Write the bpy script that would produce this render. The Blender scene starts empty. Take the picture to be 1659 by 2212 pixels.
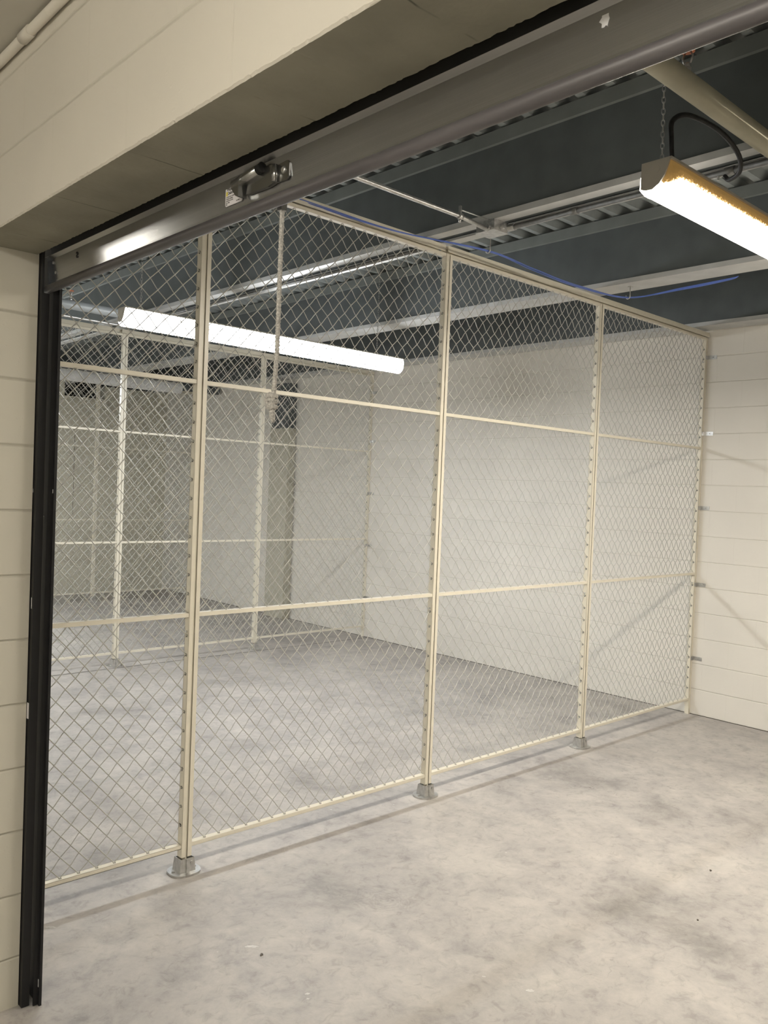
import bpy, bmesh, math, random
from mathutils import Vector, Matrix
random.seed(7)
S = bpy.context.scene
COL = S.collection
PI = math.pi

# ---------------------------------------------------------------- materials
def newmat(name):
    m = bpy.data.materials.new(name); m.use_nodes = True
    nt = m.node_tree; b = nt.nodes['Principled BSDF']
    return m, nt, b

def N(nt, typ, **kw):
    n = nt.nodes.new(typ)
    for k, v in kw.items():
        if k.startswith('i_'):
            n.inputs[k[2:].replace('_', ' ')].default_value = v
        else:
            setattr(n, k, v)
    return n

def ramp(nt, src, stops):
    r = nt.nodes.new('ShaderNodeValToRGB')
    e = r.color_ramp.elements
    while len(e) < len(stops): e.new(.5)
    for q, (p, c) in zip(e, stops):
        q.position = p; q.color = (*c, 1)
    nt.links.new(src, r.inputs[0])
    return r

def plain(name, col, rough=.5, metal=0., var=.06, scale=14., bump=.0, bscale=120., spec=.5, stretch=None):
    m, nt, b = newmat(name)
    tc = N(nt, 'ShaderNodeTexCoord')
    src = tc.outputs['Object']
    if stretch:
        mp = N(nt, 'ShaderNodeMapping'); mp.inputs['Scale'].default_value = stretch
        nt.links.new(src, mp.inputs[0]); src = mp.outputs[0]
    n = N(nt, 'ShaderNodeTexNoise'); n.inputs['Scale'].default_value = scale; n.inputs['Detail'].default_value = 5
    nt.links.new(src, n.inputs['Vector'])
    lo = tuple(max(0, c*(1-var)) for c in col); hi = tuple(min(1, c*(1+var)) for c in col)
    r = ramp(nt, n.outputs['Fac'], [(.3, lo), (.7, hi)])
    nt.links.new(r.outputs[0], b.inputs['Base Color'])
    b.inputs['Roughness'].default_value = rough; b.inputs['Metallic'].default_value = metal
    b.inputs['Specular IOR Level'].default_value = spec
    if bump:
        n2 = N(nt, 'ShaderNodeTexNoise'); n2.inputs['Scale'].default_value = bscale; n2.inputs['Detail'].default_value = 4
        nt.links.new(src, n2.inputs['Vector'])
        bp = N(nt, 'ShaderNodeBump'); bp.inputs['Strength'].default_value = bump; bp.inputs['Distance'].default_value = .002
        nt.links.new(n2.outputs['Fac'], bp.inputs['Height']); nt.links.new(bp.outputs[0], b.inputs['Normal'])
    return m

def block(name, axis, zoff, yoff, col, joint=.9, depth=.004, hard=.6):
    """painted concrete block, courses of 0.2032 m; axis = the horizontal axis the courses run along"""
    m, nt, b = newmat(name)
    tc = N(nt, 'ShaderNodeTexCoord'); sp = N(nt, 'ShaderNodeSeparateXYZ')
    nt.links.new(tc.outputs['Object'], sp.inputs[0])
    a1 = N(nt, 'ShaderNodeMath', operation='ADD'); a1.inputs[1].default_value = yoff
    a2 = N(nt, 'ShaderNodeMath', operation='ADD'); a2.inputs[1].default_value = zoff
    nt.links.new(sp.outputs[axis], a1.inputs[0]); nt.links.new(sp.outputs['Z'], a2.inputs[0])
    # a little waviness so the painted joints are not ruler straight
    nz = N(nt, 'ShaderNodeTexNoise'); nz.inputs['Scale'].default_value = 9
    nt.links.new(tc.outputs['Object'], nz.inputs['Vector'])
    wv = N(nt, 'ShaderNodeMath', operation='MULTIPLY_ADD'); wv.inputs[1].default_value = .006; wv.inputs[2].default_value = -.003
    nt.links.new(nz.outputs['Fac'], wv.inputs[0])
    a3 = N(nt, 'ShaderNodeMath', operation='ADD'); nt.links.new(a2.outputs[0], a3.inputs[0]); nt.links.new(wv.outputs[0], a3.inputs[1])
    cb = N(nt, 'ShaderNodeCombineXYZ'); nt.links.new(a1.outputs[0], cb.inputs[0]); nt.links.new(a3.outputs[0], cb.inputs[1])
    def brick(mortar, smooth):
        br = N(nt, 'ShaderNodeTexBrick'); br.offset = .5; br.offset_frequency = 2
        br.inputs['Scale'].default_value = 1; br.inputs['Brick Width'].default_value = .4064; br.inputs['Row Height'].default_value = .2032
        br.inputs['Mortar Size'].default_value = mortar; br.inputs['Mortar Smooth'].default_value = smooth
        nt.links.new(cb.outputs[0], br.inputs['Vector']); return br
    br = brick(.0045, hard)
    # horizontal joints alone are read stronger than the filled vertical ones
    md = N(nt, 'ShaderNodeMath', operation='PINGPONG'); md.inputs[1].default_value = .1016
    nt.links.new(a3.outputs[0], md.inputs[0])
    mr = N(nt, 'ShaderNodeMapRange'); mr.inputs['From Min'].default_value = 0; mr.inputs['From Max'].default_value = .0055
    mr.inputs['To Min'].default_value = 1; mr.inputs['To Max'].default_value = 0
    nt.links.new(md.outputs[0], mr.inputs['Value'])
    mx = N(nt, 'ShaderNodeMath', operation='MULTIPLY'); mx.inputs[1].default_value = .14; nt.links.new(br.outputs['Fac'], mx.inputs[0])
    mm = N(nt, 'ShaderNodeMath', operation='MAXIMUM'); nt.links.new(mx.outputs[0], mm.inputs[0]); nt.links.new(mr.outputs[0], mm.inputs[1])
    n1 = N(nt, 'ShaderNodeTexNoise'); n1.inputs['Scale'].default_value = 1.7; n1.inputs['Detail'].default_value = 6
    nt.links.new(tc.outputs['Object'], n1.inputs['Vector'])
    r = ramp(nt, n1.outputs['Fac'], [(.3, tuple(c*.95 for c in col)), (.7, tuple(min(1, c*1.03) for c in col))])
    mix = N(nt, 'ShaderNodeMix', data_type='RGBA', blend_type='MULTIPLY')
    nt.links.new(r.outputs[0], mix.inputs['A']); mix.inputs['B'].default_value = (joint, joint, joint*.97, 1)
    nt.links.new(mm.outputs[0], mix.inputs['Factor']); nt.links.new(mix.outputs['Result'], b.inputs['Base Color'])
    b.inputs['Roughness'].default_value = .62; b.inputs['Specular IOR Level'].default_value = .3
    n2 = N(nt, 'ShaderNodeTexNoise'); n2.inputs['Scale'].default_value = 150; n2.inputs['Detail'].default_value = 3
    nt.links.new(tc.outputs['Object'], n2.inputs['Vector'])
    n3 = N(nt, 'ShaderNodeTexVoronoi'); n3.inputs['Scale'].default_value = 42
    nt.links.new(tc.outputs['Object'], n3.inputs['Vector'])
    pit = N(nt, 'ShaderNodeMapRange'); pit.inputs['From Min'].default_value = .05; pit.inputs['From Max'].default_value = .16
    pit.inputs['To Min'].default_value = -.8; pit.inputs['To Max'].default_value = 0
    nt.links.new(n3.outputs['Distance'], pit.inputs['Value'])
    h1 = N(nt, 'ShaderNodeMath', operation='MULTIPLY_ADD'); h1.inputs[1].default_value = .35
    nt.links.new(n2.outputs['Fac'], h1.inputs[0]); nt.links.new(pit.outputs[0], h1.inputs[2])
    bp1 = N(nt, 'ShaderNodeBump'); bp1.inputs['Strength'].default_value = .28; bp1.inputs['Distance'].default_value = .0016
    nt.links.new(h1.outputs[0], bp1.inputs['Height'])
    inv = N(nt, 'ShaderNodeMath', operation='SUBTRACT'); inv.inputs[0].default_value = 1; nt.links.new(mm.outputs[0], inv.inputs[1])
    bp2 = N(nt, 'ShaderNodeBump'); bp2.inputs['Strength'].default_value = .7; bp2.inputs['Distance'].default_value = depth
    nt.links.new(inv.outputs[0], bp2.inputs['Height']); nt.links.new(bp1.outputs[0], bp2.inputs['Normal'])
    nt.links.new(bp2.outputs[0], b.inputs['Normal'])
    return m

def floor_mat():
    m, nt, b = newmat('concrete')
    tc = N(nt, 'ShaderNodeTexCoord'); O = tc.outputs['Object']
    def noise(scale, det=8, rough=.6, dist=0., vec=O, off=0):
        mp = N(nt, 'ShaderNodeMapping'); mp.inputs['Location'].default_value = (off, off*1.7, 0)
        nt.links.new(vec, mp.inputs[0])
        n = N(nt, 'ShaderNodeTexNoise'); n.inputs['Scale'].default_value = scale; n.inputs['Detail'].default_value = det
        n.inputs['Roughness'].default_value = rough; n.inputs['Distortion'].default_value = dist
        nt.links.new(mp.outputs[0], n.inputs['Vector']); return n
    n1 = noise(1.5, 11, .70, .4, off=3.1); n2 = noise(5.5, 10, .74, .3, off=1.3); n3 = noise(60, 4, .6)
    r1 = ramp(nt, n1.outputs['Fac'], [(.30, (.26, .242, .228)), (.44, (.38, .356, .334)), (.6, (.455, .426, .395))])
    r2 = ramp(nt, n2.outputs['Fac'], [(.34, (.66, .66, .68)), (.48, (.93, .93, .93)), (.66, (1.12, 1.11, 1.09))])
    mx = N(nt, 'ShaderNodeMix', data_type='RGBA', blend_type='MULTIPLY'); mx.inputs['Factor'].default_value = .68
    nt.links.new(r1.outputs[0], mx.inputs['A']); nt.links.new(r2.outputs[0], mx.inputs['B'])
    n5 = noise(17, 6, .7, .8, off=5.5)
    r5 = ramp(nt, n5.outputs['Fac'], [(.36, (.72, .71, .71)), (.46, (.97, .97, .97)), (.66, (1.07, 1.07, 1.07))])
    mx5 = N(nt, 'ShaderNodeMix', data_type='RGBA', blend_type='MULTIPLY'); mx5.inputs['Factor'].default_value = .6
    nt.links.new(mx.outputs['Result'], mx5.inputs['A']); nt.links.new(r5.outputs[0], mx5.inputs['B']); mx = mx5
    # fine cracks
    n4 = noise(.9, 5, .55, .3, off=9.4)
    cr = N(nt, 'ShaderNodeMath', operation='SUBTRACT'); cr.inputs[1].default_value = .5; nt.links.new(n4.outputs['Fac'], cr.inputs[0])
    ab = N(nt, 'ShaderNodeMath', operation='ABSOLUTE'); nt.links.new(cr.outputs[0], ab.inputs[0])
    mr = N(nt, 'ShaderNodeMapRange'); mr.inputs['From Max'].default_value = .0009; mr.inputs['To Min'].default_value = .72; mr.inputs['To Max'].default_value = 1
    nt.links.new(ab.outputs[0], mr.inputs['Value'])
    n6 = noise(.45, 2, .5, off=2.2); g6 = N(nt, 'ShaderNodeMapRange'); g6.inputs['From Min'].default_value = .5; g6.inputs['From Max'].default_value = .56
    nt.links.new(n6.outputs['Fac'], g6.inputs['Value'])
    mx2 = N(nt, 'ShaderNodeMix', data_type='RGBA', blend_type='MULTIPLY'); nt.links.new(g6.outputs[0], mx2.inputs['Factor'])
    nt.links.new(mx.outputs['Result'], mx2.inputs['A']); nt.links.new(mr.outputs[0], mx2.inputs['B'])
    # white paint specks
    vo = N(nt, 'ShaderNodeTexVoronoi'); vo.inputs['Scale'].default_value = 3.2; nt.links.new(O, vo.inputs['Vector'])
    sp = N(nt, 'ShaderNodeMapRange'); sp.inputs['From Min'].default_value = .012; sp.inputs['From Max'].default_value = .02
    sp.inputs['To Min'].default_value = .6; sp.inputs['To Max'].default_value = 0
    nt.links.new(vo.outputs['Distance'], sp.inputs['Value'])
    mx3 = N(nt, 'ShaderNodeMix', data_type='RGBA'); nt.links.new(sp.outputs[0], mx3.inputs['Factor'])
    nt.links.new(mx2.outputs['Result'], mx3.inputs['A']); mx3.inputs['B'].default_value = (.66, .64, .6, 1)
    # trowel swirl near the second post
    mp = N(nt, 'ShaderNodeMapping'); mp.inputs['Location'].default_value = (4.0, .73, 0); nt.links.new(O, mp.inputs[0])
    ln = N(nt, 'ShaderNodeVectorMath', operation='LENGTH'); nt.links.new(mp.outputs[0], ln.inputs[0])
    wv = N(nt, 'ShaderNodeMath', operation='MULTIPLY'); wv.inputs[1].default_value = 330; pass
    dn = N(nt, 'ShaderNodeMath', operation='MULTIPLY_ADD'); dn.inputs[1].default_value = .16
    nt.links.new(n2.outputs['Fac'], dn.inputs[0]); nt.links.new(ln.outputs['Value'], dn.inputs[2]); nt.links.new(dn.outputs[0], wv.inputs[0])
    sn = N(nt, 'ShaderNodeMath', operation='SINE'); nt.links.new(wv.outputs[0], sn.inputs[0])
    mk = N(nt, 'ShaderNodeMapRange'); mk.inputs['From Min'].default_value = .05; mk.inputs['From Max'].default_value = .17
    mk.inputs['To Min'].default_value = 1; mk.inputs['To Max'].default_value = 0; nt.links.new(ln.outputs['Value'], mk.inputs['Value'])
    ms = N(nt, 'ShaderNodeMath', operation='MULTIPLY'); nt.links.new(sn.outputs[0], ms.inputs[0]); nt.links.new(mk.outputs[0], ms.inputs[1])
    dk = N(nt, 'ShaderNodeMapRange'); dk.inputs['From Min'].default_value = -1; dk.inputs['To Min'].default_value = .86; dk.inputs['To Max'].default_value = 1.14
    dk.inputs['From Max'].default_value = 1
    nt.links.new(ms.outputs[0], dk.inputs['Value'])
    mx4 = N(nt, 'ShaderNodeMix', data_type='RGBA', blend_type='MULTIPLY'); mx4.inputs['Factor'].default_value = .5
    nt.links.new(mx3.outputs['Result'], mx4.inputs['A']); nt.links.new(dk.outputs[0], mx4.inputs['B'])
    nt.links.new(mx4.outputs['Result'], b.inputs['Base Color'])
    rr = N(nt, 'ShaderNodeMapRange'); rr.inputs['To Min'].default_value = .42; rr.inputs['To Max'].default_value = .62
    nt.links.new(n2.outputs['Fac'], rr.inputs['Value']); nt.links.new(rr.outputs[0], b.inputs['Roughness'])
    b.inputs['Specular IOR Level'].default_value = .4
    bp = N(nt, 'ShaderNodeBump'); bp.inputs['Strength'].default_value = .15; bp.inputs['Distance'].default_value = .002
    nt.links.new(n3.outputs['Fac'], bp.inputs['Height']); nt.links.new(bp.outputs[0], b.inputs['Normal'])
    return m

def emis(name, col, k, edge=None, ek=1.):
    """diffuser; edge = colour of the prismatic rim high on the lens"""
    m, nt, b = newmat(name)
    b.inputs['Base Color'].default_value = (.22, .15, .07, 1) if edge else (.9, .88, .82, 1); b.inputs['Roughness'].default_value = .4
    b.inputs['Emission Strength'].default_value = 1.
    tc = N(nt, 'ShaderNodeTexCoord'); sp = N(nt, 'ShaderNodeSeparateXYZ'); nt.links.new(tc.outputs['Object'], sp.inputs[0])
    c1 = tuple(c*k for c in col)
    if edge:
        n = N(nt, 'ShaderNodeTexNoise'); n.inputs['Scale'].default_value = 160; n.inputs['Detail'].default_value = 3
        nt.links.new(tc.outputs['Object'], n.inputs['Vector'])
        ad = N(nt, 'ShaderNodeMath', operation='MULTIPLY_ADD'); ad.inputs[1].default_value = .034; nt.links.new(n.outputs['Fac'], ad.inputs[0]); nt.links.new(sp.outputs['Z'], ad.inputs[2])
        # towards the metal end cap as well
        ex = N(nt, 'ShaderNodeMapRange'); ex.inputs['From Min'].default_value = 0; ex.inputs['From Max'].default_value = .07
        ex.inputs['To Min'].default_value = .03; ex.inputs['To Max'].default_value = 0
        nt.links.new(sp.outputs['X'], ex.inputs['Value'])
        ad2 = N(nt, 'ShaderNodeMath', operation='ADD'); nt.links.new(ad.outputs[0], ad2.inputs[0]); nt.links.new(ex.outputs[0], ad2.inputs[1])
        mr = N(nt, 'ShaderNodeMapRange'); mr.inputs['From Min'].default_value = -.034; mr.inputs['From Max'].default_value = .004
        nt.links.new(ad2.outputs[0], mr.inputs['Value'])
        r = ramp(nt, mr.outputs[0], [(0, (.6, .56, .45)), (.22, (.03, .019, .007)), (.45, (.0062, .0034, .0009)), (1, (.0034, .0019, .0005))])
        vm = N(nt, 'ShaderNodeVectorMath', operation='SCALE'); vm.inputs['Scale'].default_value = k
        nt.links.new(r.outputs[0], vm.inputs[0]); nt.links.new(vm.outputs[0], b.inputs['Emission Color'])
    else:
        b.inputs['Emission Color'].default_value = (*col, 1); b.inputs['Emission Strength'].default_value = k
    return m

CREAM = (.70, .655, .545)
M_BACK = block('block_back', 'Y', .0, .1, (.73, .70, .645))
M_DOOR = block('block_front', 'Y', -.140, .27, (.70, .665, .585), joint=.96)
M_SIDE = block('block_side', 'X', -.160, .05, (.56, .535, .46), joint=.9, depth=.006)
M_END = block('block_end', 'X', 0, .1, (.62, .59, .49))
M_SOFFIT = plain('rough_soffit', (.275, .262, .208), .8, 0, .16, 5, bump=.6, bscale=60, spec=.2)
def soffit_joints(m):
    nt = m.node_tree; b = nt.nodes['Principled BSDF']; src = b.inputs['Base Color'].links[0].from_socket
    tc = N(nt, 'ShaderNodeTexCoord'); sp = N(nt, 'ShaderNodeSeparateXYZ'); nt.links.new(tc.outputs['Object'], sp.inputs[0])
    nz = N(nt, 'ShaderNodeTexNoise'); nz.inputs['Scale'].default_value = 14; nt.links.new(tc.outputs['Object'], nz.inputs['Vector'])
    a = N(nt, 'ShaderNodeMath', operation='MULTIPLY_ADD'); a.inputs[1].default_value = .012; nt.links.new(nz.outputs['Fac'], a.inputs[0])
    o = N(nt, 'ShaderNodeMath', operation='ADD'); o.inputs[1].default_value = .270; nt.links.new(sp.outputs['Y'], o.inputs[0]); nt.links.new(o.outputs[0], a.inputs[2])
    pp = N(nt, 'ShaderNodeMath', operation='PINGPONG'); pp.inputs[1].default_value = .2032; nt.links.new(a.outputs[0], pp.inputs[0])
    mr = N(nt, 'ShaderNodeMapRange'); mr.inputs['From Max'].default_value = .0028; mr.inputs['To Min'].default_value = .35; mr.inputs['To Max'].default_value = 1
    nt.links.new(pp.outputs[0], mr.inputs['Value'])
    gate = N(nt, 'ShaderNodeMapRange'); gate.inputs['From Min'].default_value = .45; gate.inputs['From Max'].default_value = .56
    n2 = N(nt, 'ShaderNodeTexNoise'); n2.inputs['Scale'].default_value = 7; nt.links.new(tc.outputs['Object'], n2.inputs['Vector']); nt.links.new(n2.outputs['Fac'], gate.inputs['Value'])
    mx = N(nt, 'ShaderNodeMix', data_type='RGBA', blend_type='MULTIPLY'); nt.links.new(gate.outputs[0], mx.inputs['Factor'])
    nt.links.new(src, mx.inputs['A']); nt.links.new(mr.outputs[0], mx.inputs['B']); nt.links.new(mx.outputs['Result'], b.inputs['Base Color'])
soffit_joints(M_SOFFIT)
M_FLOOR = floor_mat()
M_CREAM = plain('cream_paint', CREAM, .34, 0, .03, 30)
M_WIRE = plain('cream_wire', (.48, .47, .43), .4, 0, .05, 60)
M_WHITE = plain('housing_paint', (.46, .44, .39), .4, 0, .03)
M_JOIST = plain('slate_paint', (.10, .113, .116), .42, 0, .12, 6)
M_JLIP = plain('slate_paint_light', (.19, .205, .20), .45, 0, .1, 6)
M_CHORD_LIT = plain('lit_slate_chord', (.54, .545, .54), .4, .2, .08, 8)  # slate flanges, with the light from below put into a paler colour
M_DECK = plain('deck_paint', (.32, .345, .34), .5, 0, .14, 9)
M_GALV = plain('galvanised', (.56, .555, .54), .34, .9, .18, 40, bump=.08)
M_EMT = plain('emt_conduit', (.20, .20, .195), .5, .6, .2, 30)
M_BAR = plain('bar_steel', (.47, .475, .48), .24, .95, .08, 3, bump=.05, bscale=22, stretch=(1, .05, 22))
_b = M_BAR.node_tree.nodes['Principled BSDF']; _b.inputs['Anisotropic'].default_value = .93
_c = M_BAR.node_tree.nodes.new('ShaderNodeCombineXYZ'); _c.inputs[2].default_value = 1
M_BAR.node_tree.links.new(_c.outputs[0], _b.inputs['Tangent'])
M_PLATE = plain('plated_steel', (.36, .36, .35), .22, .95, .1, 20)
M_SLAT = plain('slat_steel', (.10, .10, .095), .45, .6, .2, 4)
M_SEAL = plain('seal_vinyl', (.10, .093, .096), .42, 0, .28, 5, stretch=(1, .6, 6))
M_BLACK = plain('black_steel', (.006, .006, .007), .55, .0, .3, 20)
M_FLEX = plain('flex_dark', (.05, .05, .052), .4, .5, .2, 60)
M_ROPE = plain('rope_fibre', (.47, .455, .425), .9, 0, .4, 260, bump=.8, bscale=400)
M_BLUE = plain('blue_jacket', (.09, .155, .48), .4, 0, .1, 30)
M_PIPE = plain('cream_pipe', (.42, .40, .31), .75, 0, .1, 8)
M_PIPE2 = plain('grey_pipe', (.32, .34, .35), .4, .1, .08, 8)
M_HOLE_SHADE = plain('hole_shade', (.018, .015, .011), .8, 0, .2, 30)  # near black, stands in for the shade inside the punched holes
M_COPPER = plain('orange_plastic', (.55, .16, .06), .4, 0, .1)
M_STICK = plain('sticker_white', (.75, .73, .74), .5, 0, .02)
M_INK = plain('ink_black', (.02, .02, .02), .6, 0, .02)
M_YEL = plain('ink_yellow', (.75, .62, .05), .6, 0, .02)
M_DARK = plain('dark_void', (.01, .01, .01), .9, 0, .02)
M_SCUFF = plain('pale_mark', (.6, .6, .6), .5, 0, .1)
M_HOT1 = emis('lens_hot', (.95, .98, 1.0), 250)
M_HOT2 = emis('lens_hot_warm', (1, .925, .80), 350)
M_HOTH = emis('lens_hot_hall', (1, .94, .83), 122)
M_LENS1 = (emis('lens_lit', (.95, .98, 1.0), 22), None)
M_LENS2 = (emis('lens_lit_warm', (1, .93, .82), 25), emis('lens_rim_amber', (1, .93, .78), 42, edge=True))
M_LENSOFF = (plain('lens_unlit', (.60, .60, .60), .35), None)
M_LENSH = (emis('lens_lit_hall', (1.0, .94, .83), 32), None)

# ---------------------------------------------------------------- geometry helpers
def box(bm, x0, x1, y0, y1, z0, z1):
    vs = [bm.verts.new((x, y, z)) for x in (x0, x1) for y in (y0, y1) for z in (z0, z1)]
    for f in ((0, 1, 3, 2), (4, 6, 7, 5), (0, 4, 5, 1), (2, 3, 7, 6), (0, 2, 6, 4), (1, 5, 7, 3)):
        bm.faces.new([vs[i] for i in f])

def prism(bm, pts, a0, a1, axis='X'):
    """closed outline extruded along axis. X: pts=(y,z); Y: pts=(x,z); Z: pts=(x,y)"""
    def P(p, a):
        return {'X': (a, p[0], p[1]), 'Y': (p[0], a, p[1]), 'Z': (p[0], p[1], a)}[axis]
    A = [bm.verts.new(P(p, a0)) for p in pts]; B = [bm.verts.new(P(p, a1)) for p in pts]
    n = len(pts)
    bm.faces.new(A); bm.faces.new(B[::-1])
    for i in range(n):
        bm.faces.new([A[i], B[i], B[(i+1) % n], A[(i+1) % n]])

def tube(bm, pts, r, n=8, caps=True, smooth=True):
    pts = [Vector(p) for p in pts]; rings = []
    up = None
    for i, p in enumerate(pts):
        d = (pts[min(i+1, len(pts)-1)] - pts[max(i-1, 0)])
        if d.length < 1e-9: d = Vector((0, 0, 1))
        d.normalize()
        if up is None:
            up = Vector((0, 0, 1)) if abs(d.z) < .9 else Vector((0, 1, 0))
        a = d.cross(up)
        if a.length < 1e-6: a = d.orthogonal()
        a.normalize(); c = a.cross(d); up = c
        rr = r[i] if isinstance(r, (list, tuple)) else r
        rings.append([bm.verts.new(p + rr*(math.cos(2*PI*k/n)*a + math.sin(2*PI*k/n)*c)) for k in range(n)])
    for A, B in zip(rings, rings[1:]):
        for k in range(n):
            f = bm.faces.new([A[k], A[(k+1) % n], B[(k+1) % n], B[k]]); f.smooth = smooth
    if caps and n > 2:
        bm.faces.new(rings[0][::-1]); bm.faces.new(rings[-1])

def perf(bm, O, U, V, L, n, w, r):
    """sheet strip of length L along U, width w along V, n round holes"""
    O, U, V = Vector(O), Vector(U), Vector(V); p = L/n
    for k in range(n):
        c = O + U*(p*(k+.5))
        outer = [c+U*(p/2), c+U*(p/2)+V*(w/2), c+V*(w/2), c-U*(p/2)+V*(w/2), c-U*(p/2), c-U*(p/2)-V*(w/2), c-V*(w/2), c+U*(p/2)-V*(w/2)]
        inner = [c + U*(r*math.cos(PI/4*i)) + V*(r*math.sin(PI/4*i)) for i in range(8)]
        A = [bm.verts.new(q) for q in outer]; B = [bm.verts.new(q) for q in inner]
        for i in range(8):
            bm.faces.new([A[i], A[(i+1) % 8], B[(i+1) % 8], B[i]])

def obj(name, bm, mat, parent=None, fix=True):
    if fix: bmesh.ops.recalc_face_normals(bm, faces=bm.faces[:])
    me = bpy.data.meshes.new(name); bm.to_mesh(me); bm.free()
    me.materials.append(mat)
    o = bpy.data.objects.new(name, me); COL.objects.link(o)
    if parent: o.parent = parent
    return o

def BM(): return bmesh.new()

def tag(o, label, cat, group=None, kind=None):
    o['label'] = label; o['category'] = cat
    if group: o['group'] = group
    if kind: o['kind'] = kind
    return o

def thing(name, label, cat, loc=(0, 0, 0), group=None):
    o = bpy.data.objects.new(name, None); COL.objects.link(o); o.location = loc
    o.empty_display_size = .1
    return tag(o, label, cat, group)

def struct(name, bm, mat):
    o = obj(name, bm, mat); o['kind'] = 'structure'; return o

def copy_tree(o, loc, label=None, group=None):
    c = o.copy(); COL.objects.link(c); c.location = loc
    if label: c['label'] = label
    if group: c['group'] = group
    for ch in list(o.children):
        d = ch.copy(); COL.objects.link(d); d.parent = c
        for g in list(ch.children):
            e = g.copy(); COL.objects.link(e); e.parent = d
    return c

# ---------------------------------------------------------------- room shell
X0 = -5.383; XF = -5.569            # inner and hall face of the door wall
YJ = -.5035; YR = -3.62; ZH = 2.381 # door opening
HX = -8.3; HC = 2.842               # hall rear wall, hall ceiling
YL, YE = 8.75, -6.4

b = BM(); box(b, HX-.2, .2, YE-.2, YL+.2, -.15, 0); FLOOR = struct('floor', b, M_FLOOR)
M_SPOT = plain('paint_spot', (.55, .54, .51), .6, 0, .08, 60)
M_CHIP = plain('dark_chip', (.10, .085, .07), .8, 0, .2, 60)
SPOTS = [(-4.612, -0.682, 0.03, 0.01, -0.75), (-4.63, -1.036, 0.01, 0.007, -0.75), (-4.645, -1.059, 0.006, 0.004, -0.75), (-4.73, -0.635, 0.004, 0.003, -0.75), (-4.029, -1.5, 0.017, 0.01, -0.75), (-4.09, -1.346, 0.009, 0.006, -0.75), (-3.559, 0.156, 0.008, 0.005, -0.75), (-3.245, 0.009, 0.005, 0.003, -0.75), (-5.124, -0.102, 0.022, 0.008, -0.75)]
CHIPS = [(-4.617, -0.749, 0.009, 'small dark chip on the slab just below the pale paint streak'), (-2.623, -1.459, 0.009, 'small brown chip alone on the clean slab near the right edge'), (-3.105, -1.638, 0.007, 'tiny chip at lower right on the warm lit slab')]
b = BM(); box(b, 0, .2, YE, YL, 0, 3.05); struct('wall_back', b, M_BACK)
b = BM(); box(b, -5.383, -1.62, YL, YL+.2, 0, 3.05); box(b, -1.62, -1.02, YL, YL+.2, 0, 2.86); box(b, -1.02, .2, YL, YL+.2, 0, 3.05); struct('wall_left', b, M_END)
b = BM(); box(b, -5.6, .2, YL+.6, YL+.7, 2.5, 3.65); struct('dark_backing', b, plain('unlit_slate', (.06, .065, .06), .8))  # dark sheet behind the notch, the gloom there is in its colour
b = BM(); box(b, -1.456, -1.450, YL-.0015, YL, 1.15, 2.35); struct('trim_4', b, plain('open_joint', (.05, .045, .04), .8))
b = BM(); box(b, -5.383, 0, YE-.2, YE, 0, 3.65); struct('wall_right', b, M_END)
# door wall: left of the opening, right of the opening, and the lintel courses over it, edges worn a little
def rough_edge_wall():
    bm = BM()
    box(bm, XF, X0, YJ, YL, 0, 3.65)
    box(bm, XF, X0, YE, YR, 0, 3.65)
    n = 420; rows = []
    for i in range(n+1):
        y = YR + (YJ-YR)*i/n
        j = 0 if i in (0, n) else 1
        e1 = random.uniform(-.0016, .0016)*j; e2 = random.uniform(-.0017, .0017)*j
        rows.append([bm.verts.new(q) for q in ((XF, y, 3.65), (XF, y, ZH+.004+e1), (XF+.004, y, ZH+e1*.3), (X0-.005+e2, y, ZH), (X0, y, ZH+.004+abs(e2)), (X0, y, 3.65))])
    for A, B in zip(rows, rows[1:]):
        for k in range(5):
            f = bm.faces.new([A[k], B[k], B[k+1], A[k+1]])
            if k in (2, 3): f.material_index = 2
    return bm
w = struct('wall_front', rough_edge_wall(), M_DOOR)
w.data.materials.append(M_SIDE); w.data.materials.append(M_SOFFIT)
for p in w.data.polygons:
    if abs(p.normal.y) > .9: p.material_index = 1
b = BM(); box(b, HX-.2, HX, YE, YL, 0, HC); struct('wall_rear', b, block('block_rear', 'Y', 0, .1, (.70, .69, .66)))
b = BM(); box(b, HX, XF, YL, YL+.2, 0, HC); box(b, HX, XF, YE-.2, YE, 0, HC); struct('wall_hall_ends', b, M_END)
b = BM(); box(b, HX-.2, XF, YE-.2, YL+.2, HC, HC+.2); struct('ceiling', b, plain('hall_ceiling', (.58, .56, .50), .7, 0, .05, 3))

# ribbed roof deck: ribs run away from the door, 0.15 m apart
def deck():
    bm = BM(); p = .15; z0, z1 = 3.495, 3.545
    prof = []
    y = -6.33
    while y < YL+.6:
        prof += [(y, z0), (y+.040, z0), (y+.058, z1), (y+.132, z1)]
        y += p
    A = [bm.verts.new((-5.383, q[0]-.035, q[1])) for q in prof]
    B = [bm.verts.new((.2, q[0]-.035, q[1])) for q in prof]
    for i in range(len(prof)-1): bm.faces.new([A[i], B[i], B[i+1], A[i+1]])
    box(bm, -5.383, .2, -6.6, YL+.6, 3.552, 3.60)
    return bm
struct('ceiling', deck(), M_DECK)
# dimples pressed into the rib flanks near the cages
b = BM()
yy = -6.33 - .035
k = 0
while yy < 4.6:
    if yy > -2.2:
        for i in range(70):
            x = -2.95 + i*.02
            if x > -1.72: break
            cx_, cy_, cz_ = x, yy + .040 + .009, 3.52
            vs = [b.verts.new((cx_+dx, cy_+dy*.36-.0015, cz_+dy)) for dx, dy in ((-.005, 0), (0, -.006), (.005, 0), (0, .006))]
            b.faces.new(vs)
    yy += .15
o = struct('trim_1', b, M_JLIP)

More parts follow.
